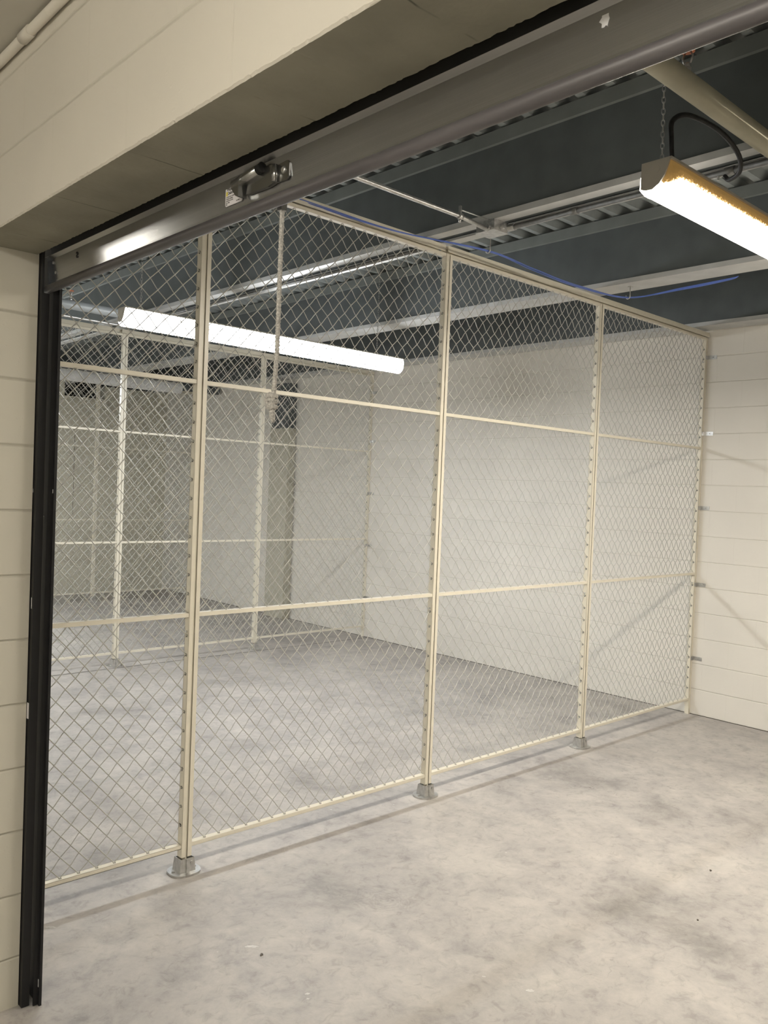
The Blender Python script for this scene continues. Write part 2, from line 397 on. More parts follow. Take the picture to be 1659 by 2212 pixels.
# ---------------------------------------------------------------- roof joists (run parallel to the door)
def joist(x0, label, split, y0=-6.38, y1=9.2):
    t = thing('roof_joist', label, 'joist', (x0, 0, 3.05), 'slate grey roof joists')
    b = BM(); box(b, .012, .150, y0, y1, .018, .436); obj('web', b, M_JOIST, t)
    b = BM(); prism(b, [(.0, .37), (.012, .365), (.012, .436), (.0, .436)], y0, y1, 'Y'); obj('top_flange', b, M_JLIP, t)
    if split:
        b = BM(); prism(b, [(0, 0), (.068, 0), (.068, .01), (.006, .01), (.006, .03), (0, .03)], y0, y1, 'Y'); obj('bottom_flange', b, M_CHORD_LIT, t)
        b = BM(); prism(b, [(.2, 0), (.135, 0), (.135, .01), (.194, .01), (.194, .03), (.2, .03)], y0, y1, 'Y'); obj('bottom_flange', b, M_CHORD_LIT, t)
    else:
        b = BM(); prism(b, [(0, 0), (.2, 0), (.2, .012), (.006, .012), (.006, .03), (0, .03)], y0, y1, 'Y'); obj('bottom_flange', b, M_CHORD_LIT, t)
    return t
joist(-3.175, 'slate joist with split pale bottom flange carrying the conduit and junction box', True)
joist(-1.69, 'slate joist with plain pale bottom flange holding the farther cable hook', False)
joist(-.2, 'slate joist lying along the top of the bright back block wall', False)
joist(-4.66, 'slate joist just inside the rolling door, hidden above its bottom bar', False)
# column with dark steel upper part on the back wall
t = thing('wall_column', 'cream painted column with dark steel upper part against the far back wall', 'column', (-.06, 5.57, 0))
b = BM(); box(b, -.06, .05, -.2, .2, .005, 2.42); obj('painted_casing', b, plain('column_paint', (.47, .45, .37), .6), t)
b = BM(); box(b, -.05, .055, -.19, .19, 2.42, 2.99); obj('steel_shaft', b, M_JOIST, t)

# ---------------------------------------------------------------- wire fence
RZ = (.118, 1.123, 2.120, 2.985)
RH, RD = .017, .030
SW, SF = .036, .019
WR = .0023

def weave(bm, x0, x1, z0, z1, nx, nz, r=WR, amp=.0030):
    NX, NZ = 2*nx, 2*nz; ax = (x1-x0)/NX; az = (z1-z0)/NZ
    def wire(i, j, s):
        pts = []
        first = True
        while 0 <= i <= NX and 0 <= j <= NZ:
            sg = (1 if i % 2 == 0 else -1)*(1 if s > 0 else -1)
            x = x0+i*ax; z = z0+j*az; y = sg*amp
            e = .17
            ks = []
            if not first: ks.append(-e)
            if 0 <= i+s <= NX and j+1 <= NZ: ks.append(e)
            for q in ks: pts.append((x+q*ax*s, y, z+q*az))
            if first: pts.insert(0, (x-.004*s, y*.3, z-.004*az/ax))
            last = (x+.004*s, y*.3, z+.004*az/ax)
            first = False
            i += s; j += 1
        pts.append(last)
        if len(pts) > 2: tube(bm, pts, r, 4, caps=False)
    for s in (1, -1):
        for i in range(0, NX+1):
            if i % 2 == 0:
                if (s > 0 and i < NX) or (s < 0 and i > 0): wire(i, 0, s)
        for j in range(2, NZ, 2):
            wire(0 if s > 0 else NX, j, s)

def channel_rail(bm, x0, x1, z, n, up=True, down=True):
    """box rail with wire holes in its top and bottom walls"""
    p = (x1-x0)/n
    def pf(zz):
        perf(bm, (x0+p/2, 0, zz), (1, 0, 0), (0, 1, 0), x1-x0-p, n-1, RD, .0062)
        for a, c in ((x0, x0+p/2), (x1-p/2, x1)):
            vs = [bm.verts.new(q) for q in ((a, -RD/2, zz), (c, -RD/2, zz), (c, RD/2, zz), (a, RD/2, zz))]; bm.faces.new(vs)
    if up: pf(z+RH/2)
    else: box(bm, x0, x1, -RD/2, RD/2, z+RH/2-.002, z+RH/2)
    if down: pf(z-RH/2)
    else: box(bm, x0, x1, -RD/2, RD/2, z-RH/2, z-RH/2+.002)
    box(bm, x0, x1, -RD/2, -RD/2+.002, z-RH/2, z+RH/2)
    box(bm, x0, x1, RD/2-.002, RD/2, z-RH/2, z+RH/2)

def stile(bm, xweb, xopen, n=36, hole=.0074):
    z0, z1 = .070, 2.992
    segs = [(RZ[0]+RH/2, RZ[1]-RH/2), (RZ[1]+RH/2, RZ[2]-RH/2), (RZ[2]+RH/2, RZ[3]-RH/2)]
    for (a, c), m in zip(segs, (12, 12, 11)):
        # holes sit at the half diamonds, i.e. where wires turn
        p = (c-a)/m
        perf(bm, (xweb, 0, a+p/2), (0, 0, 1), (0, 1, 0), c-a-p, m-1, SW, hole)
        box(bm, xweb-.0005, xweb+.0005, -SW/2, SW/2, a-.001, a+p/2); box(bm, xweb-.0005, xweb+.0005, -SW/2, SW/2, c-p/2, c+.001)
    box(bm, xweb-.0005, xweb+.0005, -SW/2, SW/2, z0, RZ[0]+RH/2)
    for i in (1, 2): box(bm, xweb-.0005, xweb+.0005, -SW/2, SW/2, RZ[i]-RH/2, RZ[i]+RH/2)
    box(bm, xweb-.0005, xweb+.0005, -SW/2, SW/2, RZ[3]-RH/2, z1)
    lo, hi = sorted((xweb, xopen))
    box(bm, lo, hi, -SW/2, -SW/2+.002, z0, z1); box(bm, lo, hi, SW/2-.002, SW/2, z0, z1)

def bolt(bm, p, n, r=.006, h=.005):
    p, n = Vector(p), Vector(n)
    tube(bm, [p, p+n*h], r, 6, smooth=False)

def make_panel(name, label, W, nx, loc, group):
    t = thing(name, label, 'fence', loc, group)
    b = BM(); stile(b, SF, 0); obj('stile', b, M_CREAM, t, fix=False)
    b = BM(); stile(b, W-SF, W); obj('stile', b, M_CREAM, t, fix=False)
    b = BM(); box(b, W-SF+.0016, W-SF+.003, -SW/2+.0025, SW/2-.0025, .14, 2.97); obj('hole_shade_sheet', b, M_HOLE_SHADE, t)  # dark sheet behind the web so its holes look shaded
    xi0, xi1 = SF+.001, W-SF-.001
    for i, z in enumerate(RZ):
        b = BM(); channel_rail(b, xi0, xi1, z, nx, up=i < 3, down=i > 0); ra = obj('rail', b, M_CREAM, t, fix=False)
        b = BM(); box(b, xi0, xi1, -RD/2+.0025, RD/2-.0025, z-.004, z+.004); obj('hole_shade_sheet', b, M_HOLE_SHADE, ra)  # same painted shade behind the rail holes
    for i, m in zip(range(3), (12, 12, 11)):
        b = BM(); weave(b, xi0, xi1, RZ[i]+RH/2-.001, RZ[i+1]-RH/2+.001, nx, m); obj('wire_mesh', b, M_WIRE, t)
    for z in (.45, 1.05, 1.70, 2.27, 2.80):
        b = BM(); bolt(b, (W-SF+.0, -.0, z), (-1, 0, 0), .0055, .006); obj('bolt', b, M_GALV, t)
    return t

def make_post(label, loc, wallpost=False):
    t = thing('fence_post', label, 'fence post', loc)
    b = BM()
    if wallpost: box(b, .0, .026, -.016, .016, 0, 2.99)
    else: box(b, -.0045, .0045, -.0125, .0125, .012, 2.99)
    obj('post_bar', b, M_CREAM, t)
    if not wallpost:
        b = BM()
        # tapered cast socket, open at the top
        x, y, h, th = .033, .028, .066, .004
        for sx, sy in ((1, 1),):
            o_b = [(-x-.005, -y-.005), (x+.005, -y-.005), (x+.005, y+.005), (-x-.005, y+.005)]
            o_t = [(-x, -y), (x, -y), (x, y), (-x, y)]
            i_t = [(-x+th, -y+th), (x-th, -y+th), (x-th, y-th), (-x+th, y-th)]
            A = [b.verts.new((*q, .008)) for q in o_b]; B = [b.verts.new((*q, h)) for q in o_t]
            C = [b.verts.new((*q, h)) for q in i_t]; D = [b.verts.new((*q, .012)) for q in i_t]
            for i in range(4):
                j = (i+1) % 4
                b.faces.new([A[i], A[j], B[j], B[i]]); b.faces.new([B[i], B[j], C[j], C[i]]); b.faces.new([C[i], C[j], D[j], D[i]])
            b.faces.new(D)
        box(b, -.007, .007, -y-.008, -y+.001, .008, h-.002)   # ribs on the socket faces
        shoe = obj('post_shoe', b, M_GALV, t)
        b = BM(); pts = [(.070*math.copysign(abs(math.cos(a))**.8, math.cos(a)), .062*math.copysign(abs(math.sin(a))**.8, math.sin(a))) for a in [2*PI*i/36 for i in range(36)]]
        prism(b, pts, 0, .009, 'Z'); obj('shoe_flange', b, M_GALV, t)
        b = BM(); bolt(b, (.018, -y-.0015, .048), (0, -1, 0), .0065, .007); obj('set_screw', b, M_GALV, shoe)
        for ax_ in (-.052, .052):
            b = BM(); bolt(b, (ax_, .0, .009), (0, 0, 1), .007, .006); obj('anchor_bolt', b, M_GALV, t)
    return t

def cap(label, x0, x1, y, fenceno):
    t = thing('top_channel', label, 'top channel', ((x0+x1)/2, y, 2.996))
    h = (x1-x0)/2
    b = BM()
    prism(b, [(-.027, 0), (-.0245, 0), (-.0245, .031), (.0245, .031), (.0245, 0), (.027, 0), (.027, .034), (-.027, .034)], -h, h)
    obj('channel_body', b, M_CREAM, t)
    return t

GP = 'mesh fence panels'
PX = (-4.51, -3.01, -1.51)
W = 1.49
ord_ = ['', 'left', 'middle', 'right']
pan = make_panel('mesh_fence', 'near fence wide mesh panel, the one right of the nearest floor post', W, 20, (PX[0]+.0045, 0, 0), GP)
copy_tree(pan, (PX[1]+.0045, 0, 0), 'near fence wide mesh panel, between its second and third floor posts')
copy_tree(pan, (PX[2]+.0045, 0, 0), 'near fence wide mesh panel ending at the bright block wall')
pn = make_panel('mesh_fence', 'near fence narrow mesh panel behind the black door guide', .855, 11, (-5.370, 0, 0), GP)
# second fence
F2 = 3.953
copy_tree(pan, (PX[0]+.02, F2, 0), 'second fence mesh panel left of its post seen through the near narrow panel')
copy_tree(pan, (PX[1]+.02, F2, 0), 'second fence mesh panel behind the pull rope, between its two floor posts')
copy_tree(pan, (PX[2]+.017, F2, 0), 'second fence mesh panel ending at the back block wall')
# third fence
F3 = 7.9
copy_tree(pan, (PX[1]+.02, F3, 0), 'third fence mesh panel left of its post, dim behind two fences')
copy_tree(pan, (PX[2]+.017, F3, 0), 'third fence mesh panel ending at the dim back wall')

p0 = make_post('nearest cream floor post with galvanised shoe on the near fence', (PX[0], 0, 0))
p1 = copy_tree(p0, (PX[1], 0, 0), 'near fence middle floor post with galvanised shoe')
p2 = copy_tree(p0, (PX[2], 0, 0), 'near fence floor post closest to the block wall')
copy_tree(p0, (PX[1]+.015, F2, 0), 'second fence floor post seen through the near narrow panel')
copy_tree(p0, (PX[2]+.015, F2, 0), 'second fence floor post behind the rope knot')
copy_tree(p0, (PX[2]+.015, F3, 0), 'third fence floor post, small and dim at far left')
wp = make_post('near fence wall post against the bright block wall', (-.0285, 0, 0), True)
for o_, y_, l_ in ((wp, F2, 'second fence wall post against the back wall'), (wp, F3, 'third fence wall post against the dim back wall')):
    c = copy_tree(o_, (-.0065, y_, 0), l_)
    for ch in c.children: ch.scale = (.22, 1, 1)

cap('cream top channel of the near fence, from the rope to the joist', -5.37, -3.055, 0, 1)
cap('cream top channel of the near fence, from the joist to the block wall', -3.035, -.003, 0, 1)
cap('cream top channel of the second fence, left of the joist', -5.37, -3.06, F2, 2)
cap('cream top channel of the second fence, under the long lit fixture', -3.035, -.003, F2, 2)
cap('cream top channel of the third fence', -5.37, -.003, F3, 3)

# stamped letters low on the nearest post
def text(name, s, size, mat, parent, loc, bold=False, wscale=1.):
    cu = bpy.data.curves.new(name, 'FONT'); cu.body = s; cu.size = size; cu.extrude = .0001
    if bold: cu.offset = size*.02
    ob = bpy.data.objects.new(name, cu); COL.objects.link(ob)
    dg = bpy.context.evaluated_depsgraph_get()
    me = bpy.data.meshes.new_from_object(ob.evaluated_get(dg))
    bpy.data.objects.remove(ob)
    Mx = Matrix(((0, 0, -1), (-1, 0, 0), (0, 1, 0))).to_4x4() @ Matrix.Diagonal((wscale, 1, 1, 1))
    me.transform(Mx); me.materials.clear(); me.materials.append(mat)
    o = bpy.data.objects.new(name, me); COL.objects.link(o); o.parent = parent; o.location = loc
    return o
text('stamped_letters', 'IM', .016, M_INK, pn.children[1], (.855-SF-.0012, .010, .205), True)

# wall clips
def clip(label, y, z, group, first=None):
    if first: return copy_tree(first, (0, y, z), label, group)
    t = thing('wall_clip', label, 'clip', (0, y, z), group)
    b = BM(); box(b, -.003, -.0005, -.094, -.019, -.015, .015); box(b, -.034, -.003, -.0215, -.019, -.015, .015); obj('strap', b, M_GALV, t)
    b = BM(); bolt(b, (-.003, -.062, 0), (-1, 0, 0), .006, .005); obj('screw', b, M_GALV, t)
    return t
g1 = 'wall clips of the near fence'; g2 = 'wall clips of the second fence'
names = ['lowest', 'second lowest', 'middle', 'second highest', 'topmost']
c0 = None
for nm, z in zip(names, (.448, 1.037, 1.647, 2.236, 2.837)):
    c = clip('galvanised clip on the bright wall beside the near fence, %s of five' % nm, 0, z, g1, c0)
    c0 = c0 or c
for nm, z in zip(names, (.448, 1.051, 1.643, 2.234, 2.79)):
    clip('galvanised clip at the second fence wall post, %s of five' % nm, F2, z, g2, c0)

# ---------------------------------------------------------------- light fixtures
LX = 2.44
LENS = [(.055, -.075), (.040, -.094), (.012, -.109), (-.018, -.109), (-.044, -.091), (-.059, -.062), (.0535, -.050)]
RIM = [(-.059, -.062), (-.0605, -.040), (-.059, -.020), (-.052, .0), (.047, .0), (.047, -.018), (.053, -.03), (.0535, -.050)]
RIM0 = [(.047, -.032), (.047, -.018), (.047, .0), (-.052, .0), (-.059, -.020), (-.0605, -.040), (-.059, -.062), (-.046, -.088), (-.020, -.06)]
CAPO = [(.048, .003), (.048, -.076), (.030, -.083), (.006, -.084), (-.018, -.070), (-.036, -.045), (-.046, -.018), (-.052, .003)]
def fixture(label, loc, lens_mat, rot=0, group=None, LX=2.44):
    t = thing('light_fixture', label, 'light fixture', loc, group); t.rotation_euler.z = rot
    x0 = .034 if lens_mat[1] else .003
    b = BM(); prism(b, LENS, x0, LX-.003); o = obj('diffuser_lens', b, lens_mat[0], t)
    if lens_mat is not M_LENSOFF:
        o.data.materials.append(M_HOT2 if lens_mat is M_LENS2 else M_HOTH if lens_mat is M_LENSH else M_HOT1)
        for p in o.data.polygons:
            if p.normal.z < -.97: p.material_index = 1
    b = BM(); prism(b, RIM, x0, LX-.003); obj('lens_rim', b, lens_mat[1] or lens_mat[0], t)
    if lens_mat[1]:
        b = BM(); prism(b, RIM0, .003, .034); obj('lens_rim', b, lens_mat[1], t)
        b = BM(); prism(b, [(-.046, -.088), (-.022, -.108), (.008, -.110), (.036, -.098), (.055, -.075), (.053, -.034), (-.018, -.061)], .003, .034); obj('lens_end', b, lens_mat[0], t)
    b = BM(); prism(b, [(-.056, .002), (.047, .002), (.047, -.016), (.050, -.016), (.050, .010), (-.056, .010)], 0, LX); obj('housing', b, M_WHITE, t)
    b = BM(); prism(b, CAPO, -.004, .003)
    ec = obj('end_cap', b, M_WHITE, t)
    b = BM(); tube(b, [(-.004, -.008, -.022), (-.0055, -.008, -.022)], .011, 16); obj('knockout', b, M_WHITE, ec)
    b = BM(); prism(b, CAPO, LX-.003, LX+.004); obj('end_cap', b, M_WHITE, t)
    return t
L1 = fixture('long white fluorescent fixture glowing behind the near fence mesh', (-3.99, 1.895, 2.775), M_LENS1)
L2 = fixture('large warm glowing fixture cropped by the right edge, near the ceiling pipe', (-3.875, -1.735, 2.788), M_LENS2)
fixture('unlit pale fixture hanging beyond the second fence', (-3.14, 5.82, 2.845), M_LENSOFF, LX=1.74)
fixture('added lit fixture brightening the far cage, unseen behind the black door guide', (-5.33, 5.82, 2.775), M_LENS1, LX=2.1)  # unseen lamp added to raise the light beyond the second fence
fixture('second added fixture brightening the far cage, nearer the third fence and unseen', (-5.33, 6.9, 2.775), M_LENS1, LX=1.1)  # another unseen lamp, added for more light in the far cage
fixture('hall strip light behind the viewer', (-7.45, -4.80, 2.76), M_LENSH, PI/2)
fixture('short hall strip light whose glare shows on the door bar', (-6.95, 1.55, 2.76), M_LENSH, PI/2, LX=.65)

def links(path_pts, pitch=.019, r=.0014, w=.0058, l=.0125):
    bm = BM(); k = 0
    for a, c in zip(path_pts, path_pts[1:]):
        a, c = Vector(a), Vector(c); d = c-a; n = max(1, int(d.length/pitch)); d.normalize()
        s = d.orthogonal().normalized(); q = d.cross(s)
        for i in range(n):
            m = a + d*(pitch*(i+.5)); u = s if k % 2 else q; k += 1
            pts = [m + u*(w*math.cos(t)) + d*(l*math.sin(t)) for t in [2*PI*j/10 for j in range(11)]]
            tube(bm, pts, r, 5, caps=False)
    return bm
def chain(label, p_bot, p_top, cat='chain', vee=None):
    o = obj('hanging_chain', links([p_top, p_bot]), M_GALV)
    if vee: pass
    return tag(o, label, cat, 'chains holding up the light fixtures')
chain('chain rising from the end of the warm cropped fixture', (-3.80, -1.715, 2.801), (-3.80, -1.700, 3.49))
chain('chain rising from the left end of the white fixture behind the mesh', (-3.86, 1.90, 2.79), (-3.86, 1.90, 3.49))
chain('chain rising from the right end of the white fixture behind the mesh', (-1.80, 1.90, 2.79), (-1.80, 1.90, 3.49))

# armoured flex from the fixture to the conduit
def spline(pts, n=12):
    P = [Vector(p) for p in pts]; P = [P[0]*2-P[1]] + P + [P[-1]*2-P[-2]]; out = []
    for i in range(1, len(P)-2):
        for k in range(n):
            t = k/n; a, b_, c, d = P[i-1:i+3]
            out.append(.5*((2*b_) + (c-a)*t + (2*a-5*b_+4*c-d)*t*t + (3*b_-a-3*c+d)*t**3))
    out.append(P[-2]); return out
fp = spline([(-3.80, -1.752, 2.800), (-3.80, -1.745, 2.88), (-3.78, -1.735, 2.955), (-3.70, -1.75, 2.995), (-3.54, -1.78, 2.985), (-3.36, -1.765, 2.965), (-3.20, -1.70, 2.965), (-3.115, -1.62, 2.975), (-3.085, -1.585, 3.005)], 22)
b = BM()
dense = []
for a, c in zip(fp, fp[1:]): dense += [a, (a+c)/2]
tube(b, dense, [(.0090 if i % 2 else .0066) for i in range(len(dense))], 10)
tag(obj('flexible_conduit', b, M_FLEX), 'black ribbed armoured flex looping from the warm fixture to the joist conduit', 'conduit')

# conduit run under the joist, straps, junction box
b = BM(); tube(b, [(-3.072, -.475, 3.026), (-3.072, -6.3, 3.026)], .0125, 14)
t = thing('conduit', 'galvanised conduit under the joist, running right from the junction box', 'conduit', (0, 0, 0))
obj('pipe_run', b, M_EMT, t)
for y in (-.86, -1.60):
    b = BM(); tube(b, [(-3.072, y-.02, 3.026), (-3.072, y+.02, 3.026)], .0165, 14); obj('coupling', b, M_EMT, t)
for y in (-1.555, -1.51):
    b = BM(); bolt(b, (-3.078, y, 3.014), (0, 0, -1), .005, .016); obj('screw', b, M_GALV, t)
b = BM(); tube(b, [(-5.25, -.462, 3.0), (-3.42, -.462, 3.0), (-3.19, -.435, 2.998)], .0105, 12)
t = thing('conduit', 'thin shiny conduit coming from the door to the junction box', 'conduit', (0, 0, 0))
obj('pipe_run', b, M_GALV, t)
b = BM(); tube(b, [(-3.435, -.462, 3.0), (-3.41, -.462, 3.0)], .0155, 12); box(b, -3.428, -3.418, -.468, -.456, 3.0, 3.048); tube(b, [(-3.422, -.462, 3.03), (-3.19, -.44, 3.045)], .003, 6)
tube(b, [(-3.423, -.462, 2.99), (-3.423, -.462, 2.972)], .007, 6); obj('hanger_clip', b, M_GALV, t)
t = thing('junction_box', 'square galvanised junction box where conduits meet under the joist', 'junction box', (-3.130, -.412, 2.995))
b = BM(); box(b, -.052, .052, -.058, .058, .004, .054); obj('box_body', b, M_GALV, t)
b = BM(); box(b, -.056, .056, -.062, .062, 0, .004); obj('cover_plate', b, M_GALV, t)
for q, r_ in (([(.058, -.10, .031), (.058, -.059, .031)], .019), ([(.0, -.085, .020), (.0, -.059, .020)], .012), ([(-.075, -.03, .012), (-.053, -.028, .014)], .014)):
    b = BM(); tube(b, q, r_, 8, smooth=False); obj('connector', b, M_GALV, t)

# conduit at second bay, next to the joist behind the fence
b = BM(); tube(b, [(-3.072, .06, 3.032), (-3.072, 3.0, 3.032)], .010, 10)
tag(obj('conduit', b, M_EMT), 'dark conduit under the joist behind the near fence', 'conduit')

# cable hooks and blue cables
def hook(label, p, up):
    bm = BM(); x, y, z = p
    pts = [(x, y, up), (x, y, z+.02)] + [(x, y+.014-.014*math.cos(a), z+.014-.016*math.sin(a)) for a in [PI*i/8 for i in range(9)]] + [(x, y+.028, z+.022)]
    tube(bm, pts, .0032, 8); box(bm, x-.012, x+.012, y-.012, y+.012, up-.004, up)
    return tag(obj('cable_hook', bm, M_GALV), label, 'hook', 'hooks carrying the blue cables')
HK1 = (-2.99, -.285, 2.958); HK2 = (-1.60, -.275, 2.975)
hook('small metal hook carrying blue cables beside the junction box', HK1, 3.05)
hook('small metal hook carrying blue cables under the farther joist', HK2, 3.05)
for i in range(5):
    jx = lambda k: random.uniform(-k, k)
    oy = (i-2)*.0035; oz = jx(.004)
    end = [(-1.55+.001*i, -.62, 3.004-.0028*i), (-1.475+.001*i, -.86, 3.034-.002*i), (-1.465+.001*i, -.91, 3.042)]
    pts = [(-5.2, -.02+oy*4, 3.03+oz), (-4.6, -.03+oy*3+jx(.01), 3.00+oz), (-4.0, -.02+oy*2+jx(.008), 3.012+oz), (-3.5, -.10+oy+jx(.005), 2.985), (HK1[0], HK1[1]+.014+oy*.8, HK1[2]+.006+abs(oy)*.6),
           (-2.55, -.235+oy*1.6, 2.965-jx(.006)), (-2.1, -.225+oy*2, 2.962), (HK2[0], HK2[1]+.014+oy, HK2[2]+.004+abs(oy)*.6), *end]
    b = BM(); tube(b, spline(pts, 10), .0024, 7)
    tag(obj('network_cable', b, M_BLUE), 'blue network cable in the bundle slung on hooks above the near fence', 'cable', 'blue network cables')

# sprinkler pipes
def pipe(label, y, z, r, x0, x1, mat, sx):
    t = thing('sprinkler_pipe', label, 'pipe', (0, y, z))
    b = BM(); tube(b, [(x0, 0, 0), (x1, 0, 0)], r, 28); obj('pipe_run', b, mat, t)
    b = BM()
    tube(b, [(sx, 0, r-.004), (sx, 0, r+.015)], .013, 10); tube(b, [(sx, 0, r+.015), (sx, 0, r+.030)], .008, 10)
    for s in (-1, 1): tube(b, [(sx, s*.010, r+.028), (sx, s*.017, r+.048), (sx, s*.008, r+.066)], .003, 6)
    head = obj('sprinkler_head', b, M_GALV, t)
    b = BM(); tube(b, [(sx, 0, r+.066), (sx, 0, r+.070)], .022, 14); obj('deflector', b, M_COPPER, head)
    return t
pipe('cream ceiling pipe passing over the warm fixture at top right', -1.835, 3.005, .036, -5.3, -.02, M_PIPE, -3.885)
pipe('pale grey ceiling pipe behind the left end of the white fixture', 2.98, 2.965, .034, -5.3, -1.9, M_PIPE2, -3.885)
b = BM(); tube(b, [(-5.3, 3.02, 2.885), (-2.3, 3.02, 2.885)], .009, 10)
tag(obj('conduit', b, M_GALV), 'bright thin conduit just below the pale grey pipe', 'conduit')
b = BM(); tube(b, [(-5.3, 7.2, 3.0), (-.05, 7.2, 3.0)], .06, 24)
tag(obj('large_pipe', b, plain('dark_pipe', (.13, .15, .16), .35, .1)), 'large dark slate pipe beyond the second fence near the roof', 'pipe')

# hall conduit under the hall ceiling
t = thing('conduit', 'cream painted conduit along the top of the lintel wall, top left', 'conduit', (0, 0, 0))
xc, zc = XF-.0155, 2.822
b = BM(); tube(b, [(xc, -4.5, zc), (xc, 6, zc)], .0125, 16); obj('pipe_run', b, M_DOOR, t)
b = BM(); tube(b, [(xc, -.96, zc), (xc, -.90, zc)], .0152, 16); obj('coupling', b, M_DOOR, t)

# ---------------------------------------------------------------- rolling door
t = thing('rolling_door', 'grey steel rolling door, raised, its bottom bar crossing the top of the opening', 'door', (-5.355, -2.05, 2.27))
def yp(y): return y+2.05
TL = math.radians(4.7)
def tilt(pts): # lean the face so it looks slightly down
    return [(x*math.cos(TL) + (z-.07)*math.sin(TL)*-1*-1, z) for x, z in pts]
YA, YB = yp(-.512), yp(-3.60)
sl = math.tan(TL)
def fx(z): return -(z-.035)*sl      # face x at height z above the bar's base (top leans towards the hall)
b = BM()
prof = [(fx(.027), .027), (fx(.094), .094), (fx(.094)-.0085, .1035), (fx(.094)-.007, .105), (.022, .105), (.022, .027)]
prism(b, prof, YB, YA, 'Y')
bar = obj('bottom_bar', b, M_BAR, t)
b = BM(); prism(b, [(fx(.026)-.0025, .0225), (fx(.029)-.0025, .0275), (fx(.03)+.003, .0285), (.01, .024)], YB, YA, 'Y'); obj('bar_lip', b, M_BAR, t)
b = BM()
pr = [(-.001+.0132*math.cos(a), .0082+.0132*math.sin(a)) for a in [2*PI*i/20 for i in range(20)]]
prism(b, pr, YB, YA+.008, 'Y')
for f in b.faces: f.smooth = abs(f.normal.y) < .5
obj('weather_seal', b, M_SEAL, t)
b = BM(); prism(b, [(.006, .106), (.006, .30), (.012, .30), (.012, .106)], YB, YA, 'Y')
z = .112
obj('curtain_slat', b, M_SLAT, t)
# bolts on the left end of the bar and the S shaped slot
for y, z in ((-.575, .050), (-.560, .082)):
    b = BM(); bolt(b, (fx(z)-.0005, yp(y), z), (-1, 0, 0), .0045, .003); obj('bolt', b, M_GALV, bar)
for k in (0, 1):
    b = BM()
    cy, cz = yp(-.737), .079 - k*.0075
    pts = [(fx(cz)-.0012, cy + .0042*math.cos(a), cz+.0042*math.sin(a)) for a in [(.0 + 1.5*PI*i/10) if k == 0 else (PI + 1.5*PI*i/10) for i in range(11)]]
    tube(b, pts, .0012, 6)
    obj('screw_slot', b, M_DARK, bar)
# latch: riveted plate, strap, raised slide and hook
def lx(z, d): return fx(z)-d
b = BM()
prism(b, [(yp(-1.744), .042), (yp(-1.744), .077), (yp(-1.779), .079), (yp(-1.787), .072), (yp(-1.787), .046), (yp(-1.778), .040)], lx(.06, .004), lx(.06, .0005))
prism(b, [(yp(-1.640), .040), (yp(-1.650), .078), (yp(-1.700), .082), (yp(-1.728), .080), (yp(-1.744), .077), (yp(-1.744), .042), (yp(-1.72), .038)], lx(.06, .009), lx(.06, .0005))
latch = obj('latch', b, M_PLATE, t)
b = BM(); tube(b, [(lx(.06, .009), yp(-1.744), .042), (lx(.06, .009), yp(-1.744), .077)], .006, 12)
x_, z_ = lx(.06, .012), .076
tube(b, [(x_, yp(-1.600), z_-.008), (x_, yp(-1.690), z_+.003)], [.0125, .0115], 16)
obj('slide_sleeve', b, M_PLATE, latch)
b = BM(); tube(b, [(x_-.001, yp(-1.690), z_+.003), (x_-.001, yp(-1.706), z_+.005)], [.0095, .0105], 14); obj('sleeve_opening', b, M_DARK, latch)
b = BM(); prism(b, [(yp(-1.597), .072), (yp(-1.600), .058), (yp(-1.617), .040), (yp(-1.630), .034), (yp(-1.633), .062)], lx(.05, .022), lx(.05, .012)); box(b, lx(.05, .026), lx(.05, .004), yp(-1.634), yp(-1.6305), .034, .064); obj('hook', b, M_PLATE, latch)
b = BM(); tube(b, [(lx(.062, .004), yp(-1.768), .062), (lx(.062, .007), yp(-1.768), .062)], [.008, .005], 14); obj('rivet', b, M_GALV, latch)
# maker's sticker
sx = lx(.055, .0010)
b = BM()
y0, y1, z0, z1, rr = yp(-1.545), yp(-1.613), .036, .078, .003
prism(b, [(y0, z0+rr), (y0, z1-rr), (y0-rr, z1), (y1+.006, z1), (y1+.003, z1-.008), (y1+.001, z1-.016), (y1, z1-.020), (y1, z0+rr), (y1+rr, z0), (y0-rr, z0)], lx(.055, .0016), lx(.055, .0004))
stick = obj('sticker', b, M_STICK, t)
xs = lx(.055, .0019)
text('lettering', 'Wayne', .0085, M_INK, stick, (xs, y0-.006, .0695), True, 1.0)
text('lettering', 'Dalton', .0085, M_INK, stick, (xs, y0-.0105, .0610), True, 1.0)
b = BM(); box(b, xs-.0001, xs, y0-.0095, y0-.0035, .0585, .0680); obj('logo_block', b, M_YEL, stick)
for k, s in enumerate(('DOORS FOR COMMERCIAL USE', 'SERVICE NUMBER', 'DATE MFG IN USA', 'NO. 7088')):
    text('lettering', s, .0036, M_INK, stick, (xs, y0-.004, .0545-k*.0042), False, .95)
text('lettering', 'MFG', .0032, M_INK, stick, (xs, y0-.003, .0385)); text('lettering', 'REF 7088', .0032, M_INK, stick, (xs, y0-.045, .0400))
# chalky smear on the bar
b = BM(); pts = [(yp(-2.512)+.010*math.cos(a)*random.uniform(.5, 1.1), .079+.013*math.sin(a)*random.uniform(.6, 1.1)) for a in [2*PI*i/14 for i in range(14)]]
prism(b, pts, lx(.079, .0006), lx(.079, .0002)); obj('paint_smear', b, M_SCUFF, bar)

